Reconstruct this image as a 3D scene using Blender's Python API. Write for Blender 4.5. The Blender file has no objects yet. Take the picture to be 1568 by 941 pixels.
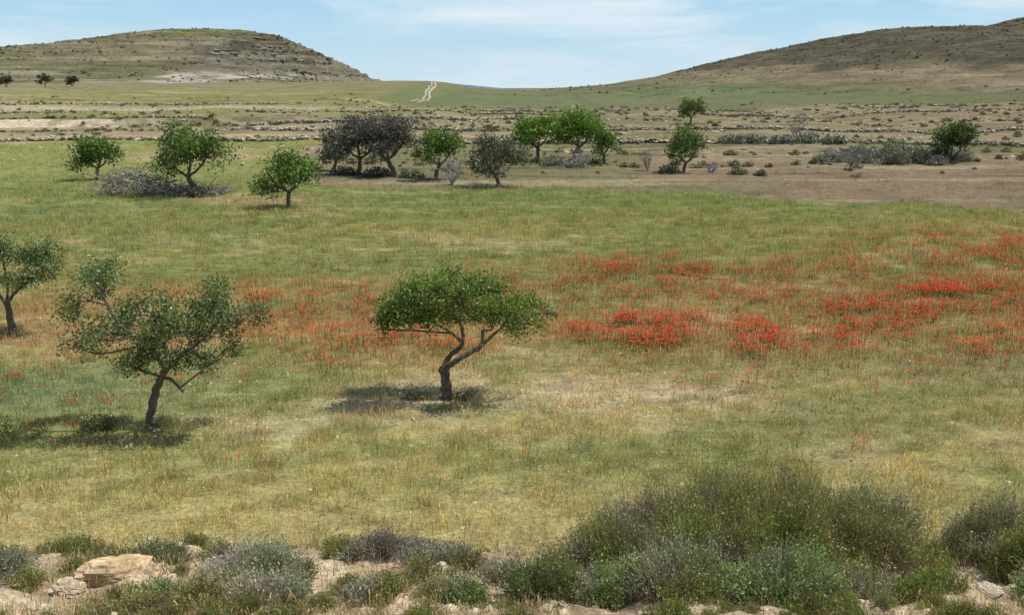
import bpy, math
import numpy as np
rng=np.random.default_rng(7)
sc=bpy.context.scene
def S(a,b,x):
    t=np.clip((x-a)/(b-a),0,1); return t*t*(3-2*t)
def h2(ix,iy,s):
    n=(ix*374761393+iy*668265263+s*974711)&0xffffffff
    n=((n^(n>>13))*1274126177)&0xffffffff
    n=n^(n>>16)
    return (n&0xffff)/65535.0
def vn(x,y,s):
    fx=np.floor(x);fy=np.floor(y);ix=fx.astype(np.int64);iy=fy.astype(np.int64)
    u=x-fx;v=y-fy;u=u*u*(3-2*u);v=v*v*(3-2*v)
    a=h2(ix,iy,s);b=h2(ix+1,iy,s);c=h2(ix,iy+1,s);d=h2(ix+1,iy+1,s)
    return (a*(1-u)+b*u)*(1-v)+(c*(1-u)+d*u)*v
def fbm(x,y,o=4,s=0):
    x=np.asarray(x,float);y=np.asarray(y,float);t=0;a=.5;w=0
    for i in range(o):
        t=t+a*vn(x,y,s+i*17);w+=a;a*=.5;x=x*2.03+11.3;y=y*2.03+5.7
    return t/w
# ---------------------------------------------------------------- terrain
LINES=((104,.2,69),(118,.4,70),(140,.6,71),(172,.7,72),(205,.6,73),(245,.7,74),(290,.5,75))
def lineoff(x,ss): return (fbm(x*.018,x*0+ss,4,ss)-.5)*26
def terrain(x,y):
    x=np.asarray(x,float);y=np.asarray(y,float)
    crest=10.0+1.6*(fbm(x*.45,y*0+3,3,50)-.5)
    b=np.where(y<7,3.96+.42*(7-y),3.96-.303*(y-7))
    zc=3.96-.303*(crest-7)
    fall=zc*(1-S(crest-1.6,crest+4.6,y))
    k=S(crest-1.0,crest+.8,y)
    z=b*(1-k)+k*fall
    z=np.where(y>crest+4.6,0,z)
    near=1-S(11,14,y)
    z=z+near*((fbm(x*1.3,y*1.3,5,60)-.5)*.34+(fbm(x*7,y*7,3,61)-.5)*.08)
    z=z+(1-near)*((fbm(x*.12,y*.12,4,62)-.5)*.35*S(14,20,y)+(fbm(x*1.5,y*1.5,3,63)-.5)*.08)
    w=(fbm(x*.02,y*.02,4,64)-.5)
    L=S(-35,-60,x)
    z=z+L*(1.5*S(0,3,y-200-w*25)+1.0*S(0,4,y-262-w*30)+1.0*S(0,5,y-330-w*40)+2.0*S(340,520,y))
    M=S(60,110,y)
    for (yy,hh,ss) in LINES:
        ww=lineoff(x,ss); gate=S(.38,.55,fbm(x*.03,x*0+1.5,3,ss+5))*S(-30,20,x*1.0+(yy-104)*9)
        z=z+hh*S(0,2.2,y-yy-ww)*gate*(1-.6*L)
    z=z-1.9*S(250,360,y)*(1-L)
    z=z+6.2*S(350,700,y)-6.5*S(770,1400,y)
    z=z+S(90,300,x)*S(120,350,y)*6
    z=z+M*(fbm(x*.05,y*.05,4,66)-.5)*.8
    return z
def mix(a,b,t):
    t=np.clip(t,0,1)[...,None]; return a*(1-t)+np.asarray(b,float)*t
def gs(x,y,cx,cy,sx,sy): return np.exp(-((x-cx)/sx)**2-((y-cy)/sy)**2)
BX=[-200,-60,-29,-23,-18,-12,0,16.6,36,80];BY=[150,150,140,92,82,79,78,74,64,56]
def inner(x,y): return 1-S(-1.5,1.5,y-np.interp(x,BX,BY)-(fbm(x*.2,y*.1,3,90)-.5)*7)
def tanm(x,y): return .7*gs(x,y,2.8,24.4,5.5,2.0)+.6*gs(x,y,-6,21.8,3.2,1.2)+.85*gs(x,y,-2.6,24.0,2.4,1.1)
def poppy(x,y):
    d=(3.4*gs(x,y,4.9,31,2.3,2.0)+1.7*gs(x,y,7.8,29.8,2.8,1.6)+2.0*gs(x,y,10.8,32.6,2.3,1.8)+3.6*gs(x,y,17.9,36.8,2.8,1.3)+1.7*gs(x,y,16.5,33.5,3.2,1.7)
      +.9*gs(x,y,-7.7,34.5,3.6,3)+.85*gs(x,y,-5,29,3.8,2.4)+.5*gs(x,y,6.3,24.8,1.6,1)+.7*gs(x,y,13,27.6,3,1.6)
      +.95*gs(x,y,7,42,6,3)+1.1*gs(x,y,22,42,7,4)+.8*gs(x,y,27,50,8,3.5)+.5*gs(x,y,-1,33,3,3)+1.1*gs(x,y,14,31,7,3)+.8*gs(x,y,4,37,8,3.5)+.22*gs(x,y,-14,25,5,4)+.35*gs(x,y,-12,38,5,3))
    return d*(.18+1.8*S(.36,.74,fbm(x*.9,y*.8,5,80)))
def gcol(x,y):
    x=np.asarray(x,float);y=np.asarray(y,float)
    n=fbm(x*.10,y*.16,4,1); m=fbm(x*.5,y*.9,4,2)
    a=x*.93+y*.37;b=-x*.37+y*.93
    st=fbm(a*.06,b*.5,4,3); yy=y+(n-.5)*8
    ky=[11,14,17,21,25,29,34,40,47,56,68,80]
    kc=np.array([(.38,.31,.18),(.35,.295,.145),(.31,.28,.115),(.31,.28,.115),(.30,.27,.115),(.255,.232,.09),(.24,.205,.082),(.21,.205,.075),(.20,.205,.07),(.22,.21,.072),(.155,.19,.055),(.175,.2,.067)])
    c=np.stack([np.interp(yy,ky,kc[:,i]) for i in range(3)],-1)
    c=mix(c,(.125,.165,.06),S(.5,.68,st)*.6*S(15,21,y))
    c=mix(c,(.16,.19,.07),S(.52,.66,fbm(x*.25,y*.35,4,14))*.5)
    c=mix(c,(.43,.35,.20),S(.52,.70,m*.6+n*.4)*.55)
    c=mix(c,(.34,.19,.095),np.exp(-((y-33)/7)**2)*S(.44,.62,fbm(a*.12,b*.5,4,4))*.5)
    c=mix(c,(.46,.385,.245),tanm(x,y)*S(.3,.58,m))
    c=mix(c,(.12,.175,.09),.75*gs(x,y,-15,25,5.5,2.6)+.4*gs(x,y,14,27,6,2))
    c=mix(c,(.34,.22,.12),.6*gs(x,y,-17,31,4,2))
    c=mix(c,(.12,.17,.06),.6*gs(x,y,-38,62,16,8)+.6*gs(x,y,-8,70,14,5))
    c=mix(c,(.34,.24,.14),gs(x,y,-19,69,5,2.5)*.9)
    c=mix(c,(.22,.23,.085),S(78,100,y)*.9)
    c=mix(c,(.36,.29,.17),S(.5,.64,fbm(x*.05,y*.05,4,5))*S(90,112,y)*.7)
    # outside land
    n2=fbm(x*.035,y*.05,5,6); n3=fbm(x*.2,y*.2,4,7); sl=fbm(x*.02,y*.22,4,8)
    o=np.zeros_like(c)+np.array((.24,.185,.12))
    o=mix(o,(.30,.245,.15),S(92,125,y)*.8)
    o=mix(o,(.165,.165,.08),S(.42,.58,n2)*.8)
    o=mix(o,(.38,.315,.21),S(.58,.7,sl)*.6)
    o=mix(o,(.15,.125,.078),S(.52,.68,n3)*.5)
    left=S(10,-30,x)
    o=mix(o,(.20,.20,.08),left*S(212,222,y)*(.6+.4*n3))
    o=mix(o,(.38,.32,.21),left*S(.6,.66,sl)*S(220,230,y)*.7)
    o=mix(o,(.38,.30,.19),np.exp(-((y-150-(n2-.5)*25)/7)**2)*S(20,-10,x))
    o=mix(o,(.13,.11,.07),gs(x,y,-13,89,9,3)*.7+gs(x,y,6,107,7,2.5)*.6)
    w=(fbm(x*.02,y*.02,4,64)-.5)
    o=mix(o,(.54,.46,.33),S(-68,-85,x)*S(-3,0,y-199-w*25)*S(6,3,y-200-w*25)*S(.35,.55,n3))
    o=mix(o,(.43,.37,.25),S(-35,-60,x)*np.exp(-((y-263-w*30)/3)**2)*.8)
    gr=S(-62,-50,x+(y-430)*.05)*S(345,365,y-n2*20)*S(300,240,x)
    o=mix(o,(.135,.16,.08),gr*(.7+.25*n3))
    o=mix(o,(.19,.185,.10),gr*S(.5,.65,fbm(x*.01,y*.04,4,15))*.7)
    o=mix(o,(.22,.19,.115),S(-52,-62,x)*S(430,500,y)*.8)
    o=mix(o,(.28,.22,.14),S(60,130,x-(y-250)*.25)*S(150,230,y)*.75*(1-gr))
    o=mix(o,o*.55,(y>88)*S(.58,.72,fbm(x*.06,y*.5,4,12))*.8*(1-gr*.7))
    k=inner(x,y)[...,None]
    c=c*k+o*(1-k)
    f=1-S(10.5,15,y+(m-.5)*7)
    c=mix(c,(.48,.385,.26),f)
    c=mix(c,(.28,.215,.14),f*S(.46,.64,fbm(x*2,y*2,4,9))*.85)
    return np.clip(c,.01,.9)
# ---------------------------------------------------------------- mesh utils
class MB:
    def __init__(s): s.V=[];s.F=[];s.C=[];s.M=[];s.n=0
    def add(s,V,F,C,m=0):
        V=np.asarray(V,float).reshape(-1,3);F=np.asarray(F,np.int64).reshape(-1,4)
        C=np.asarray(C,float)
        if C.ndim==1: C=np.tile(C,(len(V),1))
        s.V.append(V);s.F.append(F+s.n);s.C.append(C);s.M.append(np.full(len(F),m));s.n+=len(V)
    def obj(s,name,mats,loc=(0,0,0),smooth=False,link=True):
        return mk(name,np.concatenate(s.V),np.concatenate(s.F),np.concatenate(s.C),np.concatenate(s.M),mats,loc,smooth,link)
def mk(name,V,F,C,M,mats,loc=(0,0,0),smooth=False,link=True):
    me=bpy.data.meshes.new(name+"_mesh")
    me.vertices.add(len(V));me.vertices.foreach_set('co',np.ascontiguousarray(V,np.float32).ravel())
    me.loops.add(F.size);me.loops.foreach_set('vertex_index',F.astype(np.int32).ravel())
    me.polygons.add(len(F));me.polygons.foreach_set('loop_start',np.arange(0,F.size,4,dtype=np.int32))
    me.update(calc_edges=True)
    for m in mats: me.materials.append(m)
    if M is not None: me.polygons.foreach_set('material_index',np.asarray(M,np.int32))
    me.polygons.foreach_set('use_smooth',np.full(len(F),smooth))
    a=me.attributes.new('col','FLOAT_COLOR','POINT')
    a.data.foreach_set('color',np.concatenate([C,np.ones((len(C),1))],1).astype(np.float32).ravel())
    me.update()
    o=bpy.data.objects.new(name,me);o.location=loc
    if link: sc.collection.objects.link(o)
    return o
def catm(P,k=5):
    P=np.asarray(P,float)
    if len(P)<3: return np.array([P[0]+(P[-1]-P[0])*t for t in np.linspace(0,1,k+1)])
    Q=np.vstack([2*P[0]-P[1],P,2*P[-1]-P[-2]]);out=[]
    for i in range(1,len(Q)-2):
        for t in np.arange(k)/k:
            p0,p1,p2,p3=Q[i-1:i+3]
            out.append(.5*((2*p1)+(-p0+p2)*t+(2*p0-5*p1+4*p2-p3)*t*t+(-p0+3*p1-3*p2+p3)*t**3))
    out.append(P[-1]);return np.array(out)
def tube(mb,P,r0,r1,n,col,m,flare=False,bump=0,r=rng):
    P=np.asarray(P,float);k=len(P);R=np.linspace(r0,r1,k)
    if flare: R[0]*=1.5; R[1]*=1.15
    T=np.gradient(P,axis=0);T/=np.linalg.norm(T,axis=1)[:,None]+1e-9
    ref=np.array((.31,.93,.2));U=np.cross(T,ref);U/=np.linalg.norm(U,axis=1)[:,None]+1e-9;W=np.cross(T,U)
    a=np.arange(n)*2*math.pi/n
    RR=R[:,None]*(1+bump*(r.random((k,n))-.5))
    V=P[:,None,:]+RR[...,None]*(np.cos(a)[None,:,None]*U[:,None,:]+np.sin(a)[None,:,None]*W[:,None,:])
    i=np.arange(k-1)[:,None]*n;j=np.arange(n)[None,:];j2=(j+1)%n
    F=np.stack([i+j,i+j2,i+n+j2,i+n+j],-1).reshape(-1,4)
    mb.add(V.reshape(-1,3),F,col,m)
def unit(v): return v/(np.linalg.norm(v,axis=-1,keepdims=True)+1e-9)
def leaves(mb,P,D,L,W,C,m,r=rng):
    n=len(P);D=unit(D);s=unit(np.cross(D,r.normal(size=(n,3))));L=np.broadcast_to(L,(n,))[:,None];W=np.broadcast_to(W,(n,))[:,None]
    V=np.stack([P,P+D*L*.5+s*W,P+D*L,P+D*L*.5-s*W],1).reshape(-1,3)
    mb.add(V,np.arange(n*4).reshape(-1,4),np.repeat(C,4,0),m)
def ribbons(mb,A,B,w,C0,C1,m,bend=.1,seg=3,r=rng):
    n=len(A);d=B-A;ln=np.linalg.norm(d,axis=1,keepdims=True);s=unit(np.cross(d,r.normal(size=(n,3))));bd=r.normal(size=(n,3))*ln*bend
    w=np.broadcast_to(w,(n,))[:,None];Vs=[];Cs=[]
    for i in range(seg+1):
        t=i/seg;c=A+d*t+bd*(t*(1-t))*2;ww=w*(1-.75*t)*.5
        Vs+= [c-s*ww,c+s*ww];cc=C0*(1-t)+C1*t;Cs+=[cc,cc]
    V=np.stack(Vs,1).reshape(-1,3);C=np.stack(Cs,1).reshape(-1,3);k=2*(seg+1)
    base=(np.arange(n)*k)[:,None,None];f=np.array([[2*i,2*i+1,2*i+3,2*i+2] for i in range(seg)])[None]
    mb.add(V,(base+f).reshape(-1,4),C,m)
# ---------------------------------------------------------------- materials
def newmat(name):
    m=bpy.data.materials.new(name);m.use_nodes=True;nt=m.node_tree;nt.nodes.clear();return m,nt
def N(nt,t,**k):
    n=nt.nodes.new(t)
    for a,b in k.items(): setattr(n,a,b)
    return n
def foliage(name,inst=False,trans=.3):
    m,nt=newmat(name);out=N(nt,'ShaderNodeOutputMaterial');a=N(nt,'ShaderNodeAttribute',attribute_name='col')
    col=a.outputs['Color']
    if inst:
        b=N(nt,'ShaderNodeAttribute',attribute_name='tint',attribute_type='INSTANCER')
        mx=N(nt,'ShaderNodeMix',data_type='RGBA',blend_type='MULTIPLY');mx.inputs[0].default_value=1
        nt.links.new(a.outputs['Color'],mx.inputs[6]);nt.links.new(b.outputs['Color'],mx.inputs[7]);col=mx.outputs[2]
    p=N(nt,'ShaderNodeBsdfDiffuse')
    nt.links.new(col,p.inputs['Color'])
    t=N(nt,'ShaderNodeBsdfTranslucent');nt.links.new(col,t.inputs['Color'])
    ms=N(nt,'ShaderNodeMixShader');ms.inputs[0].default_value=trans
    nt.links.new(p.outputs[0],ms.inputs[1]);nt.links.new(t.outputs[0],ms.inputs[2])
    if not inst:
        g=N(nt,'ShaderNodeBsdfGlossy');g.inputs['Roughness'].default_value=.45;g.inputs['Color'].default_value=(.5,.55,.5,1)
        m2=N(nt,'ShaderNodeMixShader');m2.inputs[0].default_value=.05;nt.links.new(ms.outputs[0],m2.inputs[1]);nt.links.new(g.outputs[0],m2.inputs[2]);ms=m2
    nt.links.new(ms.outputs[0],out.inputs[0])
    return m
def groundmat(name,scales,bump,bdist,lo=.62,hi=1.35,det=4):
    m,nt=newmat(name);out=N(nt,'ShaderNodeOutputMaterial');p=N(nt,'ShaderNodeBsdfDiffuse');p.inputs['Roughness'].default_value=.6
    a=N(nt,'ShaderNodeAttribute',attribute_name='col');g=N(nt,'ShaderNodeNewGeometry')
    col=a.outputs['Color'];hs=[]
    for s in scales:
        mp=N(nt,'ShaderNodeVectorMath',operation='MULTIPLY');mp.inputs[1].default_value=(s[0],s[1],s[2]);nt.links.new(g.outputs['Position'],mp.inputs[0])
        n=N(nt,'ShaderNodeTexNoise');n.inputs['Scale'].default_value=1;n.inputs['Detail'].default_value=det;n.inputs['Roughness'].default_value=.68
        nt.links.new(mp.outputs[0],n.inputs['Vector'])
        r=N(nt,'ShaderNodeMapRange');r.inputs[1].default_value=.3;r.inputs[2].default_value=.7;r.inputs[3].default_value=lo;r.inputs[4].default_value=hi
        nt.links.new(n.outputs[0],r.inputs[0])
        vm=N(nt,'ShaderNodeVectorMath',operation='SCALE');nt.links.new(col,vm.inputs[0]);nt.links.new(r.outputs[0],vm.inputs['Scale']);col=vm.outputs[0];hs.append(n.outputs[0])
    nt.links.new(col,p.inputs['Color'])
    b=N(nt,'ShaderNodeBump');b.inputs['Strength'].default_value=bump;b.inputs['Distance'].default_value=bdist
    nt.links.new(hs[-1],b.inputs['Height'])
    nt.links.new(b.outputs[0],p.inputs['Normal']);nt.links.new(p.outputs[0],out.inputs[0]);return m
M_leaf=foliage('leaf_foliage',trans=.36)
M_inst=foliage('grass_foliage',inst=True,trans=.35)
M_bark=groundmat('bark',[(14,14,4),(60,60,20)],.8,.02,.6,1.4,3)
M_ground=groundmat('soil_and_grass_ground',[(1.0,1.7,1),(11,11,11)],.8,.08,.62,1.36)
M_hill=groundmat('hill_scrubland',[(.05,.05,.25),(.5,.5,1.2)],.7,1.0,.62,1.38)
M_rock=groundmat('limestone',[(5,5,9),(30,30,30)],.8,.03,.75,1.2,3)
m,nt=newmat('stone_instanced');out=N(nt,'ShaderNodeOutputMaterial');p=N(nt,'ShaderNodeBsdfDiffuse');b=N(nt,'ShaderNodeAttribute',attribute_name='tint',attribute_type='INSTANCER')
nt.links.new(b.outputs['Color'],p.inputs['Color']);nt.links.new(p.outputs[0],out.inputs[0]);M_stone=m
# ---------------------------------------------------------------- ground sheet
th=np.radians(np.linspace(-56,56,820));rr=np.concatenate([np.geomspace(2.5,1500,1050),np.geomspace(1520,9000,40)])
R,T=np.meshgrid(rr,th,indexing='ij');X=R*np.sin(T);Y=R*np.cos(T)
Z=terrain(X,Y);Z=np.where(R>1500,0,Z)
V=np.stack([X,Y,Z],-1).reshape(-1,3)
nr,nc=X.shape;i=np.arange(nr-1)[:,None]*nc;j=np.arange(nc-1)[None,:]
F=np.stack([i+j,i+j+1,i+nc+j+1,i+nc+j],-1).reshape(-1,4)[:,::-1]
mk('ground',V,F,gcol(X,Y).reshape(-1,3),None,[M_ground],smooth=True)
# ---------------------------------------------------------------- hills
def hill_h(px,pz,y0,depth):
    def f(x,y):
        P=np.interp(x,px,pz);s=np.clip(np.abs(y-y0)/depth(x),0,1);g=np.cos(s*math.pi/2)**2
        return P,g
    return f
LX=[-900,-760,-626,-499,-435,-384,-333,-302,-270,-244,-219,-200,-181,-162,-152,-133,-111,-90]
LZ=[0,12,27,36,42,48,57,60,60,57,51,44,34.5,25,19,11,5.5,2]
RX=[-30,20,52,100,136,178,208,250,286,328,370,400,430,471,550,650,900,1200]
RZ=[4,5,7.7,12,18,28,35,43,51,56,57.5,56.5,61,71,82,88,80,40]
fL=hill_h(LX,LZ,900,lambda x:340+110*S(-300,-420,x))
fR=hill_h(RX,RZ,850,lambda x:380+170*S(150,350,x))
def ztop(f,x,y,kind):
    P,g=f(x,y);T=terrain(x,y);z=P*g+T*(1-g)
    n=(fbm(x*.02,y*.02,5,101)-.5);z=z+n*6*S(0,.3,g)*S(5,30,P)
    if kind=='L':
        e=4.2;q=z/e+ (fbm(x*.008,y*.008,3,103)-.5)*1.5;fr=q-np.floor(q);st=(S(.0,.35,fr)-fr)*e
        right=S(-265,-205,x)*S(10,20,z)
        z=z+st*(.3+.9*right)*S(.1,.4,g)+ (fbm(x*.12,y*.12,4,105)-.5)*5*S(-280,-210,x)*S(.2,.5,g)
    else:
        e=6;q=z/e+(fbm(x*.006,y*.006,3,104)-.5)*2;fr=q-np.floor(q);z=z+(S(0,.5,fr)-fr)*e*.2*S(.05,.3,g)
    return z-.8*(1-S(0,.12,g)),g,P
def mkhill(f,kind,x0,x1,y0,y1,nx,ny):
    x=np.linspace(x0,x1,nx);y=np.linspace(y0,y1,ny);X,Y=np.meshgrid(x,y);Z,g,P=ztop(f,X,Y,kind)
    n1=fbm(X*.015,Y*.015,5,110);n2=fbm(X*.08,Y*.08,4,111);str_=fbm(X*.012,Z*.55,4,112)
    gy=np.gradient(Z,axis=0)/(y[1]-y[0]);steep=S(.3,.75,np.abs(gy))
    if kind=='L':
        c=np.zeros(X.shape+(3,))+np.array((.165,.145,.09))
        c=mix(c,(.13,.132,.066),S(.4,.6,n1)*.8)
        c=mix(c,(.14,.15,.067),S(40,56,Z)*.8*S(-215,-260,X))
        c=mix(c,(.27,.24,.175),S(.52,.66,str_)*.65)
        c=mix(c,(.18,.165,.12),S(-250,-200,X)*.6)
        c=mix(c,(.40,.37,.31),S(-240,-222,X)*S(-145,-165,X)*S(6,9,Z)*S(22,14,Z)*S(.42,.58,n2)*.85)
        c=mix(c,(.25,.225,.18),steep*.5*S(.45,.6,n2))
        c=mix(c,(.07,.062,.045),S(-250,-220,X)*S(.5,.6,fbm(X*.05,Z*.4,3,114))*S(18,26,Z)*.8)
        c=mix(c,(.17,.165,.08),S(12,5,Z)*.8)
    else:
        c=np.zeros(X.shape+(3,))+np.array((.225,.183,.12))
        up=S(-2,3,Z-21-(n1-.5)*16)
        c=mix(c,(.185,.165,.095),S(.45,.6,n1)*.6)
        c=mix(c,(.33,.27,.18),S(.57,.7,str_)*.5)
        c=mix(c,(.10,.088,.063),up*.92)
        c=mix(c,(.15,.135,.085),up*S(.5,.62,n2)*.6)
        c=mix(c,(.135,.155,.08),S(235,150,X)*S(14,8,Z)*.9)
    ny,nx=X.shape;i=np.arange(ny-1)[:,None]*nx;j=np.arange(nx-1)[None,:]
    F=np.stack([i+j,i+j+1,i+nx+j+1,i+nx+j],-1).reshape(-1,4)
    mk('hill',np.stack([X,Y,Z],-1).reshape(-1,3),F,c.reshape(-1,3),None,[M_hill],smooth=True)
mkhill(fL,'L',-900,-92,450,1150,620,420)
mkhill(fR,'R',-25,1150,300,1200,760,380)
# distant mesa
x=np.linspace(-800,300,160);y=np.linspace(2900,3500,30);X,Y=np.meshgrid(x,y)
P=np.interp(x,[-800,-520,-420,-330,-280,-230,-120,0,300],[26,33,30,26,22,24,13,4,-3])+(fbm(x*.02,x*0,4,120)-.5)*3
Z=P[None,:]*S(2900,3060,Y)-1
F=(np.arange(29)[:,None]*160+np.arange(159)[None,:]);F=np.stack([F,F+1,F+161,F+160],-1).reshape(-1,4)
c=mix(np.zeros(X.shape+(3,))+np.array((.19,.24,.30)),(.13,.18,.24),fbm(X*.02,Z*.3,4,121))  # aerial haze painted into the mesa's base colour as blue-grey
mk('background_mesa',np.stack([X,Y,Z],-1).reshape(-1,3),F,c.reshape(-1,3),None,[M_hill],smooth=True)
# ---------------------------------------------------------------- dirt road
mb=MB();P=catm([(-42,405,0),(-41,450,0),(-46,520,0),(-49,590,0),(-55,660,0),(-56,730,0)],16)
for off,w in ((-.8,1.0),(1.3,1.4)):
    wob=(fbm(P[:,1]*.05,P[:,1]*0+off,3,130)-.5)*2.2
    w=w*(.4+1.1*fbm(P[:,1]*.08,P[:,1]*0+off*3,3,131))
    a=P.copy();a[:,0]+=off-w/2+wob;b=P.copy();b[:,0]+=off+w/2+wob
    a[:,2]=terrain(a[:,0],a[:,1])+.12;b[:,2]=terrain(b[:,0],b[:,1])+.12
    V=np.stack([a,b],1).reshape(-1,3);k=np.arange(len(P)-1)*2
    mb.add(V,np.stack([k,k+1,k+3,k+2],-1),np.array((.40,.35,.265)),0)
mb.obj('dirt_road',[M_ground])
# ---------------------------------------------------------------- trees
def tz(x,y): return float(terrain(np.array([x]),np.array([y]))[0])
BARK=np.array((.16,.135,.105))
def tree(name,x,y,trunks,clumps,leaf,nleaf,c1,c2,seed,sprd=.11,bark=BARK,sub=9,br=.045,gap=.36):
    r=np.random.default_rng(seed);mb=MB();att=[];ar=[]
    for pts,r0,r1 in trunks:
        P=catm(pts,5);P[1:]+=r.normal(size=P[1:].shape)*r0*.12
        tube(mb,P,r0,r1,9,bark,1,flare=(abs(P[0,2])<.05),bump=.25,r=r)
        k=len(P);q=np.linspace(r0,r1,k)
        for i in range(int(k*.4),k): att.append(P[i]);ar.append(q[i])
    att=np.array(att);ar=np.array(ar)
    vols=np.array([(c[3]*c[4]*c[5])**.8 for c in clumps]);vols/=vols.sum()
    for ci,c in enumerate(clumps):
        ctr=np.array(c[:3]);rad=np.array(c[3:6])
        d=np.linalg.norm(att-ctr,axis=1)+3*np.maximum(0,att[:,2]-ctr[2]+.1);k=int(np.argmin(d))
        a=att[k];L=np.linalg.norm(ctr-a);mid=a+(ctr-a)*.5+r.normal(size=3)*L*.12
        P=catm([a,mid,ctr],4);tube(mb,P,min(ar[k]*.7,br*1.3),br*.35,6,bark,1,r=r)
        for _ in range(sub):
            t=r.random();st=P[int(len(P)*(.35+.6*t))];q=ctr+unit(r.normal(size=3))*rad*(.6+.45*r.random())
            m2=(st+q)/2+r.normal(size=3)*.12*np.linalg.norm(q-st)
            tube(mb,catm([st,m2,q],3),br*.28,br*.08,4,bark,1,r=r)
        ns=max(3,int(nleaf*vols[ci]/12));dr=unit(r.normal(size=(ns,3)));rho=r.random((ns,1))**.42
        lump=1+1.0*(fbm(dr[:,0]*2.2+ci*7,dr[:,1]*2.2+dr[:,2]*2.7,3,seed)-.5)[:,None]
        pos=ctr+dr*rad*rho*lump*(1+.16*r.normal(size=(ns,1)))
        keep=fbm(pos[:,0]/rad[0]*1.7+5,(pos[:,2]+pos[:,1]*.7)/rad[2]*1.4,2,seed+3)>gap;pos=pos[keep];dr=dr[keep];ns=len(pos)
        sh=(.72+.5*r.random((ns,1)))*(.85+.3*r.random());tt=np.clip(r.random((ns,1))*.7+.35*dr[:,2:3]*.8+.1,0,1)  # random tone, plus painted shading: clump undersides darker, tops lighter
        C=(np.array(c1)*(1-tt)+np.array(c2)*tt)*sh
        k=12;PP=np.repeat(pos,k,0)+r.normal(size=(ns*k,3))*sprd;CC=np.repeat(C,k,0)*(.8+.4*r.random((ns*k,1)))
        D=np.repeat(dr*.5+np.array((0,0,.15)),k,0)+r.normal(size=(ns*k,3))*.6
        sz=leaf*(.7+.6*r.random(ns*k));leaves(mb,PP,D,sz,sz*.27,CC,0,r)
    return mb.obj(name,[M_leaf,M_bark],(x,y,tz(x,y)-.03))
cl=[]
r=np.random.default_rng(5)
for (cx,cz,rx,rz) in [(-1.2,2.75,.5,.42),(-.6,3.1,.55,.4),(0,3.25,.55,.36),(.6,3.15,.5,.36),(1.25,2.95,.55,.34),(1.95,2.65,.5,.28),(2.5,2.4,.38,.2),(.15,2.65,.6,.26),(1.1,2.5,.5,.22),(-.95,2.3,.5,.24),(1.75,2.25,.45,.18),(-1.5,2.3,.35,.3),(-.4,2.5,.4,.2)]:
    for s in (-1,1): cl.append((cx+.2*r.normal(),s*(.45+.4*r.random()),cz+.15*r.normal(),rx*.85,.5,rz*.88))
cl.append((2.85,.1,2.45,.28,.3,.12));cl.append((-1.75,.1,1.95,.2,.3,.14));cl.append((.2,0,3.55,.3,.4,.14))
tree('almond_tree',-1.78,24.1,[([(0,0,0),(-.03,0,.35),(-.02,0,.68),(-.13,.03,.86)],.15,.12),([(-.13,.03,.8),(.2,-.08,1.1),(.62,-.05,1.35),(.95,0,1.55),(1.0,.05,1.95)],.095,.05),
   ([(-.1,.03,.86),(.08,.15,1.2),(.42,.15,1.55),(.4,.2,2.1),(.1,.2,2.5)],.08,.04),([(.42,.15,1.6),(.1,.1,1.9),(-.4,0,2.2)],.05,.03),([(.95,0,1.55),(1.4,.2,1.9),(1.8,.1,2.3)],.045,.025)],cl,.085,23000,(.075,.125,.025),(.225,.315,.055),11,gap=.39)
cl=[]
for (cx,cz,rx,rz) in [(-.9,4.05,.5,.33),(-1.15,3.45,.35,.45),(-.7,2.6,.5,.4),(-1.4,2.35,.4,.25),(.15,3.2,.5,.5),(.05,2.45,.6,.4),(1.15,2.9,.45,.45),(1.75,3.5,.3,.42),(2.0,2.95,.5,.38),(2.45,2.85,.35,.3),(1.0,2.05,.5,.28),(1.75,1.85,.45,.22),(-.1,1.95,.5,.25),(.5,2.6,.4,.3)]:
    for s in (-1,1): cl.append((cx+.12*r.normal(),s*(.45+.35*r.random()),cz+.1*r.normal(),rx*.85,.45,rz*.85))
tree('almond_tree',-8.95,21.6,[([(0,0,0),(.03,0,.45),(.15,.03,.9),(.3,0,1.3),(.5,0,1.65)],.12,.085),([(.5,0,1.6),(.2,.1,2.1),(-.5,0,2.7),(-.9,0,3.5)],.06,.03),([(.5,0,1.6),(1.0,-.1,2.0),(1.7,0,2.6),(1.9,0,3.1)],.06,.03),([(.5,0,1.6),(.45,.2,2.3),(.3,.1,2.9)],.05,.03),([(.35,0,1.4),(.65,-.1,1.35),(.85,-.15,1.15),(.95,-.15,1.05)],.05,.025)],
   cl,.082,18500,(.075,.115,.035),(.20,.265,.08),12,gap=.41)
cl=[(0,0,2.95,.65,.7,.42),(1.2,.3,2.8,.6,.6,.45),(1.65,-.2,2.4,.45,.5,.35),(-.9,0,2.85,.6,.6,.4),(.5,-.5,2.05,.65,.6,.3),(-.7,.2,2.0,.6,.6,.3),(1.1,-.3,2.1,.5,.5,.25),(-1.5,0,2.4,.5,.6,.4),(.5,.6,2.6,.6,.5,.4)]
tree('almond_tree',-17.3,30.9,[([(0,0,0),(-.02,0,.5),(-.05,0,1.0),(-.08,0,1.15)],.12,.1),([(-.08,0,1.1),(.3,0,1.5),(.8,0,1.9),(1.2,0,2.3)],.07,.03),([(-.08,0,1.1),(-.4,0,1.6),(-.7,0,2.2)],.07,.03),([(-.05,0,1.1),(0,.1,1.8),(0,0,2.5)],.05,.03)],cl,.09,10000,(.075,.115,.035),(.18,.245,.07),13)
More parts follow.
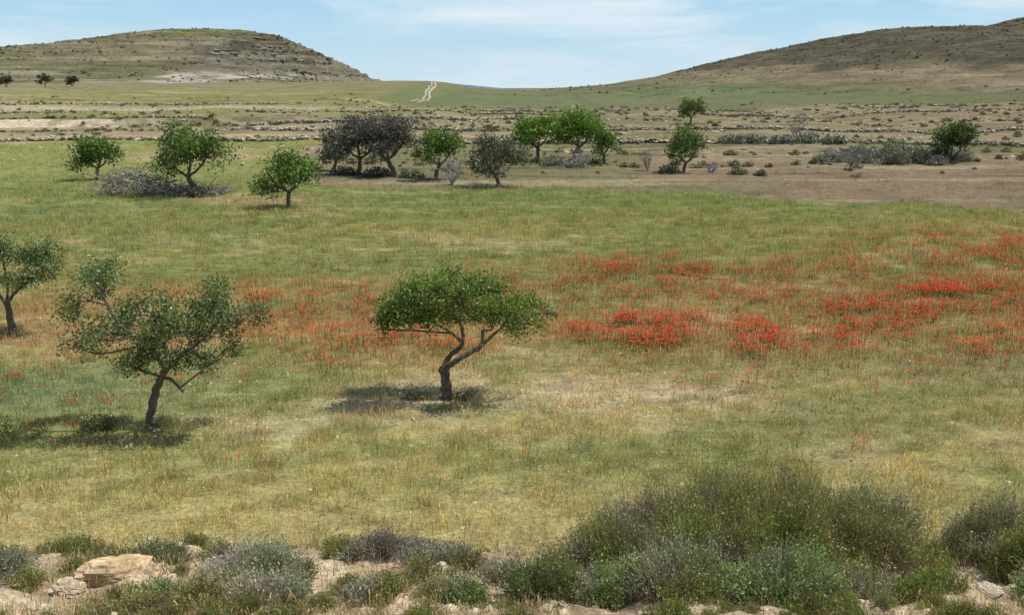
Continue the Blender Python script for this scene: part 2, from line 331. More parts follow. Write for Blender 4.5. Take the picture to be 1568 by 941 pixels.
def auto(name,x,y,h,w,c1,c2,seed,nl=3600,lf=.2,low=.36,cb=.15,bark=BARK):
    r=np.random.default_rng(seed);lean=r.normal()*.06*w
    f=(lean,0,h*low*.75);tr=[([(0,0,0),(lean*.4,.05,h*low*.4),f],.045*h*.9,.034*h)]
    for k in range(4):
        a=k*math.pi/2+r.random()*1.2;q=w*.3
        tr.append(([f,(f[0]+math.cos(a)*q*.5,math.sin(a)*q*.5,h*(low+.04)),(f[0]+math.cos(a)*q,math.sin(a)*q,h*.68)],.022*h,.01*h))
    cl=[];n=14
    for k in range(n):
        a=k*2.4+r.random()*.8;rho=math.sqrt((k+.5)/n)*.9;rz=h*(.13+.05*r.random());rx=w*(.16+.06*r.random())
        top=h*(1.0-.33*rho**2.2)-rz+h*.07*r.normal()*(.6);bz=top if k%3 else top-h*(.16+.1*cb*2)
        cl.append((f[0]*.7+math.cos(a)*rho*(w/2-rx*.6),math.sin(a)*rho*(w/2-rx*.6),max(bz,h*(low+.02-cb*.3)),rx,rx,rz))
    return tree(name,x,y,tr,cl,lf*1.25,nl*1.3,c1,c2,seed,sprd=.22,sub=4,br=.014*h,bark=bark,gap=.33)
GR1=(.07,.12,.027);GR2=(.18,.27,.05)
DK1=(.08,.083,.062);DK2=(.18,.18,.13)
auto('almond_tree',-15.8,65,3.95,5.0,(.075,.14,.023),(.20,.31,.05),21,4200,.17)
auto('almond_tree',-24.7,72.3,5.5,6.4,GR1,GR2,22,4600,.19)
auto('almond_tree',-38.2,85.4,4.1,5.0,GR1,GR2,23,3200,.2)
auto('olive_tree',-18,94,4.1,3.6,DK1,DK2,24,2600,.2,cb=.3)
auto('olive_tree',-14.8,90,5.6,6.2,DK1,DK2,25,4600,.2,cb=.3)
auto('olive_tree',-11.2,89,5.9,5.8,DK1,(.2,.19,.145),26,4600,.2,cb=.3)
auto('almond_tree',-7.05,85.4,4.9,5.0,GR1,GR2,27,3600,.2)
auto('olive_tree',-1.1,80,4.4,5.6,(.08,.09,.055),(.18,.19,.105),28,3600,.2,cb=.3)
auto('almond_tree',3.1,109,5.4,6.8,(.08,.155,.02),(.22,.36,.045),29,4800,.24)
auto('almond_tree',6.9,106,5.7,7.0,(.08,.155,.02),(.22,.36,.045),30,5000,.24)
auto('almond_tree',10.2,103,4.1,2.9,GR1,GR2,31,1800,.22)
auto('almond_tree',17.6,95.6,4.6,4.8,GR1,(.16,.24,.05),32,3000,.21,low=.3)
auto('almond_tree',36,190,5.2,6.0,GR1,(.16,.23,.05),33,2200,.3)
auto('carob_tree',49.8,106,4.6,5.4,(.035,.07,.018),(.11,.18,.035),34,4600,.22,low=.2,cb=.5)
for k,(u,yy,h) in enumerate([(-266,500,6),(-243,495,6.5),(-228,492,5.5)]):
    zz,_,_=ztop(fL,np.array([float(u)]),np.array([float(yy)]),'L')
    o=auto('carob_tree',u,yy,h,h*1.3,(.05,.065,.035),(.11,.13,.065),40+k,900,.6,low=.25,cb=.3);o.location.z=max(float(zz[0]),tz(u,yy))-.1
# dead trees
def dead(name,x,y,h,w,seed,col=(.36,.33,.30),n=7,dep=3):
    r=np.random.default_rng(seed);mb=MB()
    def br(p,d,L,rad,lv):
        q=p+d*L;m=(p+q)/2+r.normal(size=3)*L*.12;P=catm([p,m,q],3);tube(mb,P,rad,rad*.5,5,np.array(col),0,r=r)
        if lv==0: return
        for _ in range(3 if lv>1 else 4):
            st=P[r.integers(2,len(P))];br(st,unit(d+r.normal(size=3)*.75*np.array((w/h,w/h,.7))),L*(.5+.25*r.random()),rad*.5,lv-1)
    for i in range(n):
        a=r.random()*6.28;br(np.array((0,0,0.)),unit(np.array((math.cos(a)*w/h*.7,math.sin(a)*w/h*.7,.9+.3*r.random()))),h*.5,.07,dep)
    return mb.obj(name,[M_bark],(x,y,tz(x,y)))
dead('dead_tree',-5.3,81,3.2,3.2,51)
dead('dead_tree',14.3,98,2.6,1.6,52,n=4)
dead('dead_tree',20.5,96,1.6,2.2,53,n=6)
dead('dead_tree',7.6,100,2.4,2.8,54,n=6)
dead('dead_tree',37.5,103,2.6,4,55,(.3,.3,.26),n=7)
dead('dead_tree',42,138,4.6,3.5,56,(.3,.29,.26),n=6)
# brush pile
mb=MB();r=np.random.default_rng(61)
for k in range(900):
    t=r.random();hh=1.7*math.exp(-((t-.78)/.28)**2)+.4
    cx=-5+9.5*(1-t);p=np.array((cx+r.normal()*.5,r.normal()*.9,r.random()*hh));d=unit(r.normal(size=3)*np.array((1,1,.35)));L=.5+1.3*r.random()
    q=p+d*L;q[2]=max(q[2],.02);tube(mb,catm([p,(p+q)/2+r.normal(size=3)*.12,q],2),.034*(.4+r.random()),.012,4,np.array((.34,.31,.28))*(.35+1.2*r.random()**1.3),0,r=r)
for (a,b) in (((2,-1.5,.1),(4.6,-2.2,.5)),((1.5,-1,.8),(4.0,-2.4,.1)),((3,-1,.7),(4.6,-1.8,.15)),((-4,-1,.2),(-1,-1.5,1.3)),((-3,-1.2,1.2),(.5,-1.6,.3)),((-2,-1.2,.2),(1,-1.4,.9))):
    tube(mb,catm([a,(np.array(a)+b)/2+r.normal(size=3)*.25,b],4),.09,.03,6,np.array((.50,.46,.40)),0,r=r)
mb.obj('brush_pile',[M_bark],(-27.3,73.5,tz(-27.3,73.5)))
# bushes
def bush(name,x,y,w,d,h,c1,c2,seed,nl,lf,link=True,st=.4):
    r=np.random.default_rng(seed);mb=MB();n=nl;dr=r.normal(size=(n,3));dr[:,2]=np.abs(dr[:,2]);dr=unit(dr);rho=r.random((n,1))**.4
    lump=1+1.1*(fbm(dr[:,0]*2.5+seed,dr[:,1]*2.5+dr[:,2]*2,3,seed)-.5)[:,None]
    P=dr*np.array((w/2,d/2,h))*rho*lump;t=r.random((n,1));C=(np.array(c1)*(1-t)+np.array(c2)*t)*(.7+.6*r.random((n,1)))
    sz=lf*(.6+.8*r.random(n));leaves(mb,P,dr*.6+r.normal(size=(n,3))*.6,sz,sz*.3,C,0,r)
    k=int(n*st*.3)
    if k:
        i=r.integers(0,n,k);A=P[i]*.15;ribbons(mb,A,P[i]*1.08,lf*.12,np.tile(np.array((.16,.13,.1)),(k,1)),np.tile(np.array((.3,.27,.23)),(k,1)),0,r=r)
    return mb.obj(name,[M_leaf] if link else [M_inst],(x,y,tz(x,y)-.03) if link else (0,0,0),link=link)
GY1=(.19,.185,.145);GY2=(.34,.33,.26)
k=70
for (x,y,w,d,h,a,b) in [(35,106,3,2,1.0,GY1,GY2),(37.2,108,3.4,2.2,1.6,GY1,GY2),(40,107,3.6,2,1.9,(.18,.18,.14),(.31,.3,.23)),(43,105,3.8,2.4,2.0,(.13,.14,.09),(.24,.24,.16)),(46,106,3.6,2.2,1.8,(.12,.13,.08),(.23,.24,.16)),(52,107,2.2,2,1.3,GY1,GY2),(47.5,104,2.6,2,1.2,GY1,GY2),
    (-1.5,92,1.6,1.4,.7,GY1,GY2),(4.5,101,3.4,2,1.2,GY1,GY2),(6.8,99.5,2.8,2,1.1,(.26,.25,.2),(.42,.4,.35)),(16,94.5,2.6,1.6,.8,(.12,.13,.07),(.26,.25,.16)),(22.5,92,1.8,1.4,.5,(.12,.13,.07),(.22,.22,.13)),(24.4,91,1.2,1,.5,(.12,.13,.07),(.22,.22,.13)),
    (44,138,3,2,1.8,(.18,.19,.15),(.32,.33,.27)),(-12.5,21.2,1.1,.9,.5,(.13,.17,.06),(.24,.29,.11)),(-10.3,21.6,.8,.7,.35,(.13,.17,.06),(.22,.25,.11)),(-1.3,24.0,1.2,.7,.22,(.16,.15,.07),(.28,.25,.13)),(-2.6,24.1,1.0,.6,.2,(.16,.15,.07),(.28,.25,.13)),(48,118,3,2,2.0,(.12,.17,.06),(.22,.29,.1)),
    (-16,89.5,3,1.5,.8,DK1,DK2),(-12.8,88.5,3.4,1.5,.9,DK1,DK2),(-9.6,87.5,2.6,1.5,.7,(.12,.13,.07),(.22,.22,.13)),(-24.3,71.5,2.2,1.4,.7,(.12,.13,.07),(.24,.23,.15))]:
    k+=1;bush('shrub',x,y,w,d,h,a,b,k,int(700*max(1,w*h/3)),.22 if y>50 else .07)
# prickly pears
def pear(x,y,w,seed):
    r=np.random.default_rng(seed);mb=MB()
    for _ in range(int(w*34)):
        p=np.array(((r.random()-.5)*w,(r.random()-.5)*1.6,0.));d=unit(np.array((r.normal()*.35,r.normal()*.35,1)))
        for lv in range(r.integers(2,5)):
            L=.42*(.8+.4*r.random());s=unit(np.cross(d,r.normal(size=3)));W=L*.34;q=p+d*L;a=p+d*L*.35;b=p+d*L*.8;c=(np.array((.17,.20,.15))*(.7+.6*r.random()))
            mb.add([p-s*W*.3,p+s*W*.3,a+s*W,a-s*W,b+s*W*.85,b-s*W*.85,q+s*W*.3,q-s*W*.3],[(0,1,2,3),(3,2,4,5),(5,4,6,7)],c,0)
            p=q-d*.03;d=unit(d+r.normal(size=3)*.5*np.array((1,1,.4)))
    mb.obj('prickly_pear',[M_leaf],(x,y,tz(x,y)-.05))
for i,(x,y,w) in enumerate([(31.5,135,3),(35,137,3.5),(38.5,134,3),(41.5,133,2.5),(45,131,3),(42,112,5),(47,110,4),(51,109,4)]): pear(x,y,w,90+i)
# ---------------------------------------------------------------- foreground shrubs
def fshrub(name,x,y,w,d,h,cs,ct,seed,ns=1600,nl=9,lf=.026,up=.5,link=True,mul=1.32):
    r=np.random.default_rng(seed);mb=MB();n=ns;cs=np.array(cs)*mul;ct=np.array(ct)*mul
    ph=r.random(n)*6.283;rho=np.sqrt(r.random(n));ol=1+.9*(fbm(np.cos(ph)*1.8+seed,np.sin(ph)*1.8,3,seed)-.5)
    tx=np.cos(ph)*rho*ol*w/2;ty=np.sin(ph)*rho*ol*d/2
    tzz=h*np.sqrt(np.maximum(0,1-rho**2*.93))*(.35+1.2*fbm(tx*4.5/max(w,.6)*1.2+seed,ty*4.5/max(w,.6)+seed,3,seed+1))*(.72+.3*r.random(n)+.35*(r.random(n)<.1))
    B=np.stack([tx,ty,tzz],1);B[:,:2]+=r.normal(size=(n,2))*.03;A=B*np.array((.6,.6,.25))+r.normal(size=(n,3))*.02;A[:,2]=np.maximum(A[:,2]-up*.1,0)
    pt=fbm(tx*3+3,ty*3+seed,3,seed+2);tt=S(.38,.54,pt)[:,None]
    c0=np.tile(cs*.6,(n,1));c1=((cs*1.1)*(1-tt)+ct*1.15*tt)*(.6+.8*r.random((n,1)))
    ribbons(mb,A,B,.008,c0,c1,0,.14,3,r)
    lv=(.4+.6*tt[:,0])*(r.random(n)<.85)
    f=r.random((n,nl,1))**.7;P=(A[:,None]+(B-A)[:,None]*(.25+.8*f)+r.normal(size=(n,nl,3))*.02).reshape(-1,3)
    keep=r.random(n*nl)<np.repeat(lv,nl)
    D=np.repeat(unit(B-A),nl,0)*.9+r.normal(size=(n*nl,3))*.5
    C=np.repeat(c1,nl,0)*(.5+.95*r.random((n*nl,1)));sz=lf*(.6+.8*r.random(n*nl));leaves(mb,P[keep],D[keep],sz[keep],sz[keep]*.22,C[keep],0,r)
    k=60;a=r.random(k)*6.283;q=np.stack([np.cos(a)*w*.4,np.sin(a)*d*.4,h*(.4+.4*r.random(k))],1)
    ribbons(mb,q*.03,q,.016,np.tile(cs*.5,(k,1)),np.tile(cs,(k,1)),0,.1,3,r)
    return mb.obj(name,[M_leaf] if link else [M_inst],(x,y,tz(x,y)-.04) if link else (0,0,0),link=link)
PUR=(.21,.185,.135);OLV=(.18,.195,.05);BRN=(.19,.155,.075);GRN=(.16,.21,.07);GRY=(.26,.245,.165)
FS=[(1.55,9.5,1.4,1.2,.78,PUR,(.22,.19,.11),2200),(2.35,9.3,1.7,1.4,1.0,BRN,OLV,3400),(3.15,9.3,1.7,1.4,1.0,(.19,.15,.07),OLV,3400),(3.95,9.4,1.3,1.2,.84,GRY,(.2,.2,.1),2200),
    (1.1,8.5,1.4,1.1,.6,PUR,OLV,2200),(1.9,8.3,1.5,1.1,.78,PUR,OLV,2600),(2.7,8.2,1.5,1.1,.82,BRN,OLV,2800),(3.5,8.4,1.4,1.1,.75,BRN,(.19,.2,.07),2300),(1.5,7.5,1.2,.8,.5,GRY,(.2,.22,.10),1800),(2.4,7.3,1.4,.8,.48,(.2,.21,.12),(.21,.27,.10),2000),(3.2,7.5,1.1,.8,.45,GRY,OLV,1600),(.9,7.6,.8,.7,.34,GRY,GRN,1200),(2.0,8.9,1.5,1,.88,PUR,OLV,1800),(2.9,8.8,1.5,1,.95,BRN,(.2,.22,.06),2000),
    (5.3,9.3,1.4,1.2,.82,GRY,(.18,.17,.08),2300),(5.5,8.4,1.4,1.1,.72,(.17,.15,.09),OLV,2300),(5.0,7.5,1,.8,.4,GRY,GRN,1400),(6.3,9,1.3,1.2,.8,PUR,OLV,1500),
    (.3,7.6,.8,.6,.4,(.12,.135,.05),(.15,.19,.065),1500),(-1.4,9.1,1.1,.7,.30,(.19,.165,.13),(.18,.17,.11),1900),(-.75,8.8,.9,.6,.26,(.19,.17,.12),(.22,.21,.14),1300),(-2.45,8.0,1.05,.8,.36,(.32,.30,.23),(.26,.27,.16),1600),(-2.2,7.4,.9,.6,.28,(.31,.28,.21),(.22,.25,.13),1200),
    (-3.9,9.3,.8,.6,.24,(.2,.19,.13),(.15,.17,.08),1000),(-3.1,9.1,.5,.4,.2,(.18,.15,.1),(.2,.18,.11),500),(-5.3,8.2,1.4,1.0,.4,(.28,.26,.19),(.19,.2,.12),1900),(-5.0,7.4,1,.7,.3,GRY,(.19,.21,.12),1200),(-.05,8.4,.7,.5,.26,GRY,(.2,.21,.12),900),(-.5,7.5,.7,.5,.26,GRY,GRN,900),(-1.3,7.6,.6,.5,.22,(.27,.25,.19),(.16,.19,.08),800),(-3.2,7.5,.6,.4,.16,(.2,.2,.12),(.17,.22,.09),600),(-6.2,9.1,1.2,1,.45,GRY,OLV,1300)]
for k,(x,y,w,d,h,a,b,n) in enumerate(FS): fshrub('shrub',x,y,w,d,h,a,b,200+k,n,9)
# limestone rocks
import bmesh
def rock(x,y,sx,sy,sz,seed,col):
    bm=bmesh.new();bmesh.ops.create_icosphere(bm,subdivisions=5,radius=1);me=bpy.data.meshes.new('limestone_rock_mesh')
    co=np.array([v.co[:] for v in bm.verts]);
    q=np.sign(co)*np.abs(co)**.6;n=fbm(q[:,0]*1.3+seed,q[:,1]*1.3+q[:,2]*2.1,5,seed)-.5;n2=fbm(q[:,0]*5,q[:,1]*5+q[:,2]*9,4,seed+1)-.5
    q=q*(1+.75*n+.16*n2)[:,None];q[:,2]=np.round(q[:,2]*3.5)/3.5*.45+q[:,2]*.55
    q*=np.array((sx,sy,sz))
    for v,c in zip(bm.verts,q): v.co=c
    bm.to_mesh(me);bm.free();me.materials.append(M_rock)
    a=me.attributes.new('col','FLOAT_COLOR','POINT');cc=np.clip(np.array(col)*(1+1.4*n2[:,None]),.05,.8)
    a.data.foreach_set('color',np.concatenate([cc,np.ones((len(cc),1))],1).astype(np.float32).ravel())
    o=bpy.data.objects.new('limestone_rock',me);o.location=(x,y,tz(x,y)+sz*.35);o.rotation_euler=(.1,.08,seed);sc.collection.objects.link(o)
rock(-3.8,7.95,.33,.22,.14,3,(.50,.38,.23));rock(-3.5,7.65,.15,.12,.07,4,(.48,.39,.27));rock(-3.25,7.9,.1,.08,.05,5,(.48,.4,.3));rock(-4.0,7.55,.14,.1,.06,6,(.48,.4,.29));rock(4.35,7.6,.12,.1,.05,7,(.48,.42,.32))
# ---------------------------------------------------------------- instancer
def srccoll(name,objs):
    c=bpy.data.collections.new(name)
    for o in objs: c.objects.link(o)
    return c
def instancer(name,coll,P,rot,scl,idx,tint):
    me=bpy.data.meshes.new(name+'_points');n=len(P);me.vertices.add(n);me.vertices.foreach_set('co',P.astype(np.float32).ravel())
    me.attributes.new('rot','FLOAT_VECTOR','POINT').data.foreach_set('vector',rot.astype(np.float32).ravel())
    me.attributes.new('scl','FLOAT_VECTOR','POINT').data.foreach_set('vector',scl.astype(np.float32).ravel())
    me.attributes.new('idx','INT','POINT').data.foreach_set('value',idx.astype(np.int32))
    me.attributes.new('tint','FLOAT_COLOR','POINT').data.foreach_set('color',np.concatenate([tint,np.ones((n,1))],1).astype(np.float32).ravel())
    o=bpy.data.objects.new(name,me);sc.collection.objects.link(o)
    ng=bpy.data.node_groups.new(name+'_gn','GeometryNodeTree')
    ng.interface.new_socket('Geometry',in_out='INPUT',socket_type='NodeSocketGeometry');ng.interface.new_socket('Geometry',in_out='OUTPUT',socket_type='NodeSocketGeometry')
    gi=ng.nodes.new('NodeGroupInput');go=ng.nodes.new('NodeGroupOutput');ip=ng.nodes.new('GeometryNodeInstanceOnPoints');ci=ng.nodes.new('GeometryNodeCollectionInfo')
    ci.inputs['Collection'].default_value=coll;ci.inputs['Separate Children'].default_value=True;ci.inputs['Reset Children'].default_value=True
    def na(nm,dt):
        q=ng.nodes.new('GeometryNodeInputNamedAttribute');q.data_type=dt;q.inputs['Name'].default_value=nm;return [s for s in q.outputs if s.enabled and s.name=='Attribute'][0]
    e=ng.nodes.new('FunctionNodeEulerToRotation');L=ng.links.new
    L(na('rot','FLOAT_VECTOR'),e.inputs[0]);L(gi.outputs[0],ip.inputs['Points']);L(ci.outputs[0],ip.inputs['Instance']);ip.inputs['Pick Instance'].default_value=True
    L(na('idx','INT'),ip.inputs['Instance Index']);L(e.outputs[0],ip.inputs['Rotation']);L(na('scl','FLOAT_VECTOR'),ip.inputs['Scale']);L(ip.outputs[0],go.inputs[0])
    md=o.modifiers.new('scatter','NODES');md.node_group=ng;return o
def tuft(i,nb,rad,h0,h1,w,ear):
    r=np.random.default_rng(300+i);mb=MB();A=np.stack([r.normal(size=nb)*rad,r.normal(size=nb)*rad,np.zeros(nb)],1)
    B=A+np.stack([r.normal(size=nb)*.05,r.normal(size=nb)*.05,h0+(h1-h0)*r.random(nb)],1)
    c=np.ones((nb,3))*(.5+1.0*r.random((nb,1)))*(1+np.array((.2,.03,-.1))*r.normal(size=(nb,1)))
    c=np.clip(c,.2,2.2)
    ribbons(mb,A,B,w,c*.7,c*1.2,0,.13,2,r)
    if ear:
        k=nb//2;D=B[:k]-A[:k];leaves(mb,B[:k]-unit(D)*.02,D,.07,.008,c[:k]*np.array((1.5,1.35,1.2)),0,r)
    return mb.obj('grass_tuft_%02d'%i,[M_inst],link=False)
gc=srccoll('grass_tufts',[tuft(i,18,.15,.12,.29,.011,i%2==0) for i in range(6)])
def cand(n,y0,y1,r):
    y=np.sqrt(r.random(n)*(y1**2-y0**2)+y0**2);x=(r.random(n)*2-1)*(y*.66+1.5);return x,y
r=np.random.default_rng(400);XS=[];YS=[];SS=[]
for (y0,y1,den,s) in ((10.2,16,16,.75),(16,24,22,.85),(24,40,13,1.0),(40,64,6,1.2),(64,84,3,1.3),(84,140,.8,1.5)):
    area=.66*(y1**2-y0**2)+3*(y1-y0);x,y=cand(int(area*den),y0,y1,r)
    g=fbm(x*1.8,y*1.8,4,401)
    kp=(r.random(len(x))<np.clip(.25+1.4*S(.38,.6,g)-.8*tanm(x,y),.06,1))&((inner(x,y)>.5)|(r.random(len(x))<.3))
    XS.append(x[kp]);YS.append(y[kp]);SS.append(np.full(kp.sum(),s))
x=np.concatenate(XS);y=np.concatenate(YS);s=np.concatenate(SS);n=len(x)
tint=gcol(x,np.maximum(y,14.5))*np.array((1.8,1.74,1.6))*(.6+.75*r.random((n,1)))
tint=mix(tint,(.23,.32,.10),(r.random(n)<.15)*.6);tint=mix(tint,(.66,.52,.29),(r.random(n)<.24)*.65)
pp=np.clip(poppy(x,y)/5,0,.38);tint=mix(tint,(.52,.2,.1),pp)
sc3=np.stack([s*(.75+.55*r.random(n))]*3,1);sc3[:,2]*=(.6+.8*fbm(x*.5,y*.5,3,402))
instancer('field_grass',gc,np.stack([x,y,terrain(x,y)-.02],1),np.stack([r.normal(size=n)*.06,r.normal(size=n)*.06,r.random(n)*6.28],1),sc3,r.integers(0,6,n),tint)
# dry tufts on the bank
n=6000;x=(r.random(n)*2-1)*8;y=6+r.random(n)*6.5;k=r.random(n)<.15+.8*S(.42,.6,fbm(x,y,3,403))+.5*S(9,11,y);x=x[k];y=y[k];n=len(x)
t=mix(np.zeros((n,3))+np.array((.56,.44,.27)),(.24,.28,.11),(r.random(n)<.4)*.9)*(.7+.5*r.random((n,1)))
q=(.25+.45*r.random((n,1)));q=np.concatenate([q,q,q*1.1],1)
instancer('bank_grass',gc,np.stack([x,y,terrain(x,y)-.02],1),np.stack([r.normal(size=n)*.2,r.normal(size=n)*.2,r.random(n)*6.28],1),q,r.integers(0,6,n),t)
# low scrub scattered on the bank
bs=srccoll('bank_scrub_plants',[fshrub('bank_scrub_%02d'%i,0,0,1,1,.5,(.8,.72,.55),(.8,.9,.45),800+i,420,8,.05,link=False,mul=1.2) for i in range(4)])
n=760;x=(r.random(n)*2-1)*7.5;y=6.2+r.random(n)*5.6;k=(r.random(n)<.25+.9*S(.45,.6,fbm(x*.9,y*.9,3,405)));x=x[k];y=y[k];n=len(x)
t=mix(np.zeros((n,3))+np.array((.30,.265,.19)),(.20,.24,.10),r.random(n)*.9)*(.7+.5*r.random((n,1)));q=.12+.38*r.random((n,1))**1.8
instancer('bank_scrub',bs,np.stack([x,y,terrain(x,y)-.02],1),np.stack([r.normal(size=n)*.1,r.normal(size=n)*.1,r.random(n)*6.28],1),np.repeat(q,3,1),r.integers(0,4,n),t)
# poppies
def flower(i):
    r=np.random.default_rng(500+i);mb=MB();nf=2
    for _ in range(nf):
        p=np.array((r.normal()*.16,r.normal()*.16,.28+.12*r.random()));tube(mb,[(p[0]*.8,p[1]*.8,0),(p[0]*.95,p[1]*.95,p[2]*.6),p],.004,.003,3,np.array((.1,.15,.04)),0)
        ax=unit(np.array((r.normal()*.35,r.normal()*.35,1)));u=unit(np.cross(ax,(1,.2,0)));w=np.cross(ax,u)
        for k in range(4):
            a=k*math.pi/2+r.random()*.3;d=u*math.cos(a)+w*math.sin(a);e=-u*math.sin(a)+w*math.cos(a);R=.035
            c=np.array((.86,.10,.05))*(.75+.4*r.random());mb.add([p,p+d*R*.7-e*R*.55+ax*R*.35,p+d*R*1.1+ax*R*.75,p+d*R*.7+e*R*.55+ax*R*.35],[(0,1,2,3)],c,0)
    return mb.obj('poppy_%02d'%i,[M_inst],link=False)
pc=srccoll('poppy_flowers',[flower(i) for i in range(5)])
x,y=cand(170000,17,62,r);d=poppy(x,y);k=(r.random(len(x))*15<d*3.1+.028)&(inner(x,y)>.5);x=x[k];y=y[k];n=len(x);print('poppies',n)
instancer('poppies',pc,np.stack([x,y,terrain(x,y)],1),np.stack([r.normal(size=n)*.08,r.normal(size=n)*.08,r.random(n)*6.28],1),np.repeat(.8+.4*r.random((n,1)),3,1),r.integers(0,5,n),np.ones((n,3))*(.8+.3*r.random((n,1))))
# yellow / white wild flowers
def wf(i):
    r=np.random.default_rng(520+i);mb=MB();P=np.stack([r.normal(size=5)*.12,r.normal(size=5)*.12,.2+.12*r.random(5)],1);leaves(mb,P,r.normal(size=(5,3))+np.array((0,0,1)),.035,.015,np.ones((5,3)),0,r);return mb.obj('wildflower_%02d'%i,[M_inst],link=False)
wc=srccoll('wildflower_heads',[wf(i) for i in range(3)])
x,y=cand(20000,14,48,r);k=r.random(len(x))<.04+.5*S(.58,.72,fbm(x*.3,y*.3,3,521));x=x[k];y=y[k];n=len(x)
t=mix(np.zeros((n,3))+np.array((.6,.52,.10)),(.6,.56,.42),(r.random(n)<.5)*1.0)
instancer('wildflowers',wc,np.stack([x,y,terrain(x,y)],1),np.zeros((n,3)),np.ones((n,3))*1.0,r.integers(0,3,n),t)
# stones
def stone(i):
    r=np.random.default_rng(600+i);bm=bmesh.new();bmesh.ops.create_icosphere(bm,subdivisions=2,radius=1)
    s=np.array((1,.6+.5*r.random(),.35+.35*r.random()))
    for v in bm.verts: v.co=[c*q*(1+.22*r.normal()) for c,q in zip(v.co,s)]
    me=bpy.data.meshes.new('stone');bm.to_mesh(me);bm.free();me.materials.append(M_stone);return bpy.data.objects.new('stone_%02d'%i,me)
st=srccoll('stone_shapes',[stone(i) for i in range(5)])
n=7500;x=(r.random(n)*2-1)*8;y=6+r.random(n)*7;sz=.007+.065*r.random(n)**4.5
x2,y2=cand(14000,14,32,r);k=r.random(len(x2))<(tanm(x2,y2)+.10+.4*S(18,13,y2))*.55;x2=x2[k];y2=y2[k]
x3,y3=cand(5000,95,330,r);k=r.random(len(x3))<S(.5,.66,fbm(x3*.03,y3*.1,3,602));x3=x3[k];y3=y3[k]
P=np.concatenate([np.stack([x,y],1),np.stack([x2,y2],1),np.stack([x3,y3],1)]);sz=np.concatenate([sz,.02+.05*r.random(len(x2))**3,.12+.35*r.random(len(x3))**2]);n=len(P)
t=np.array((.48,.41,.30))*(.55+.6*r.random((n,1)))
instancer('stones',st,np.stack([P[:,0],P[:,1],terrain(P[:,0],P[:,1])],1),np.stack([r.normal(size=n)*.3,r.normal(size=n)*.3,r.random(n)*6.28],1),np.repeat(sz[:,None],3,1),r.integers(0,5,n),t)
# dry-stone terrace walls (low, broken)
WX=[];WY=[]
for (yy,hh,ss) in LINES[2:]:
    x=(r.random(1500)*2-1)*yy*.62;x=x[r.random(1500)<1.1*S(.42,.56,fbm(x*.035,x*0+3.5,3,ss+9))];WX.append(x);WY.append(yy+lineoff(x,ss)+.6+r.normal(size=len(x))*.35)
x=np.concatenate(WX);y=np.concatenate(WY);n=len(x);s=(.22+.3*r.random(n)**2)[:,None]
instancer('terrace_stone_wall',st,np.stack([x,y,terrain(x,y)+.1+.35*r.random(n)],1),np.stack([r.normal(size=n)*.2,r.normal(size=n)*.2,r.random(n)*6.28],1),np.repeat(s,3,1),r.integers(0,5,n),np.array((.36,.31,.23))*(.5+.8*r.random((n,1))))
# rock ledges of the left hill's right shoulder
nn=4200;x=-250+120*r.random(nn);y=700+215*r.random(nn);z,g,P=ztop(fL,x,y,'L')
k=(z>18)&(r.random(nn)<S(-250,-205,x)*1.3*S(.5,.62,fbm(x*.03,z*.45,3,116)));x=x[k];y=y[k];z=z[k];n=len(x)
s=.7+1.9*r.random(n)**3
instancer('rock_ledges',st,np.stack([x,y,z-.2],1),np.stack([r.normal(size=n)*.12,r.normal(size=n)*.12,r.normal(size=n)*.4],1),np.stack([s*1.9,s,s*.75],1),r.integers(0,5,n),np.array((.205,.185,.145))*(.45+.9*r.random((n,1))))
# scrub on terraces + hills
sb=srccoll('scrub_bushes',[bush('scrub_bush_%02d'%i,0,0,2,2,1,(.75,.8,.75),(1.2,1.15,1.1),700+i,110,.46,link=False) for i in range(5)])
PX=[];PS=[];PT=[]
x,y=cand(26000,88,420,r);lines=np.zeros(len(x))
for (yy,hh,ss) in LINES: lines+=np.exp(-((y-yy-lineoff(x,ss))/1.8)**2)
k=(r.random(len(x))<(.03+.25*S(.52,.68,fbm(x*.05,y*.05,4,710))+1.0*lines)*S(420,300,y))&(inner(x,y)<.3)&~((x<-20)&(y>215)&(r.random(len(x))<.6));x=x[k];y=y[k]
def addp(x,y,z,s,t): PX.append(np.stack([x,y,z],1));PS.append(s);PT.append(t)
n=len(x);addp(x,y,terrain(x,y),.2+.55*r.random(n)**2.2,np.array((.15,.15,.09))*(.6+.8*r.random((n,1))))
for f,kd,x0,x1,y0,y1,nn in ((fL,'L',-800,-100,520,960,12000),(fR,'R',0,900,330,900,17000)):
    x=x0+(x1-x0)*r.random(nn);y=y0+(y1-y0)*r.random(nn);z,g,P=ztop(f,x,y,kd)
    k=(g>.03)&(r.random(nn)<(.08+.9*S(.4,.65,fbm(x*.03,y*.03,4,720))*(S(14,26,z) if kd=='R' else S(4,14,z))));x=x[k];y=y[k];z=z[k];n=len(x)
    addp(x,y,z,.35+.8*r.random(n)**3.5,np.array((.115,.115,.072))*(.6+.7*r.random((n,1))))
P=np.concatenate(PX);s=np.concatenate(PS);t=np.concatenate(PT);n=len(P)
instancer('scrub',sb,P,np.stack([np.zeros(n),np.zeros(n),r.random(n)*6.28],1),np.stack([s,s,s*.8],1),r.integers(0,5,n),t)
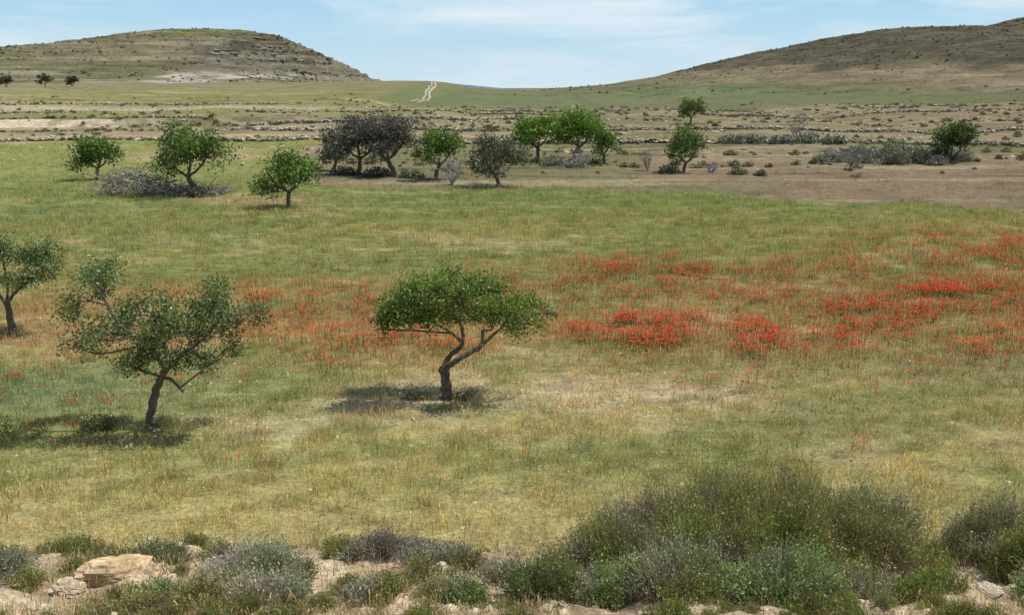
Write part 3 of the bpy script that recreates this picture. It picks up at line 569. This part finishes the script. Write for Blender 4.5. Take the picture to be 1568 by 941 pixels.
# ---------------------------------------------------------------- light / world / camera
el=math.radians(62);az=math.radians(84)
sd=np.array((math.sin(az)*math.cos(el),math.cos(az)*math.cos(el),math.sin(el)))
L=bpy.data.lights.new('sun','SUN');L.energy=5.0;L.angle=math.radians(.5);L.color=(1,.95,.87);lo=bpy.data.objects.new('sun',L);sc.collection.objects.link(lo)
from mathutils import Vector
lo.rotation_euler=Vector(sd).to_track_quat('Z','Y').to_euler();lo.location=(30,0,60)
w=bpy.data.worlds.new('World');sc.world=w;w.use_nodes=True;nt=w.node_tree;nt.nodes.clear()
out=N(nt,'ShaderNodeOutputWorld');bg=N(nt,'ShaderNodeBackground');sky=N(nt,'ShaderNodeTexSky');sky.sky_type='NISHITA';sky.sun_disc=False
sky.sun_elevation=el;sky.sun_rotation=az;sky.altitude=100;sky.air_density=1;sky.dust_density=.6;sky.ozone_density=2.0
bg.inputs['Strength'].default_value=.1
tc=N(nt,'ShaderNodeTexCoord')
sx=N(nt,'ShaderNodeSeparateXYZ');nt.links.new(tc.outputs['Generated'],sx.inputs[0])
cr=N(nt,'ShaderNodeValToRGB');cr.color_ramp.elements[0].position=0;cr.color_ramp.elements[0].color=(.64,.81,.90,1);cr.color_ramp.elements[1].position=.11;cr.color_ramp.elements[1].color=(.35,.66,.90,1)
nt.links.new(sx.outputs[2],cr.inputs[0])
sca=N(nt,'ShaderNodeVectorMath',operation='SCALE');sca.inputs['Scale'].default_value=9.8;nt.links.new(cr.outputs[0],sca.inputs[0])
fm=N(nt,'ShaderNodeMapRange');fm.inputs[1].default_value=.11;fm.inputs[2].default_value=.35;fm.inputs[3].default_value=.94;fm.inputs[4].default_value=0;nt.links.new(sx.outputs[2],fm.inputs[0])
m0=N(nt,'ShaderNodeMix',data_type='RGBA');nt.links.new(fm.outputs[0],m0.inputs[0]);nt.links.new(sky.outputs[0],m0.inputs[6]);nt.links.new(sca.outputs[0],m0.inputs[7])
mp=N(nt,'ShaderNodeVectorMath',operation='MULTIPLY');mp.inputs[1].default_value=(3.2,3.2,20);nt.links.new(tc.outputs['Generated'],mp.inputs[0])
nz=N(nt,'ShaderNodeTexNoise');nz.inputs['Detail'].default_value=6;nz.inputs['Roughness'].default_value=.62;nz.inputs['Distortion'].default_value=.5;nz.inputs['Scale'].default_value=1;nt.links.new(mp.outputs[0],nz.inputs['Vector'])
mr=N(nt,'ShaderNodeMapRange');mr.inputs[1].default_value=.44;mr.inputs[2].default_value=.72;mr.inputs[3].default_value=0;mr.inputs[4].default_value=.85;nt.links.new(nz.outputs[0],mr.inputs[0])
mx=N(nt,'ShaderNodeMix',data_type='RGBA');mx.inputs[7].default_value=(8.4,9.0,9.4,1);nt.links.new(mr.outputs[0],mx.inputs[0]);nt.links.new(m0.outputs[2],mx.inputs[6])
nt.links.new(mx.outputs[2],bg.inputs[0]);nt.links.new(bg.outputs[0],out.inputs[0])
sc.view_settings.view_transform='Standard';sc.view_settings.look='None';sc.view_settings.exposure=0
cd=bpy.data.cameras.new('camera');cd.sensor_width=36;cd.lens=36*1414/1568;cd.clip_end=20000;cd.clip_start=.1
co=bpy.data.objects.new('camera',cd);co.location=(0,0,8.3);co.rotation_euler=(math.radians(90-13.4),0,0);sc.collection.objects.link(co);sc.camera=co
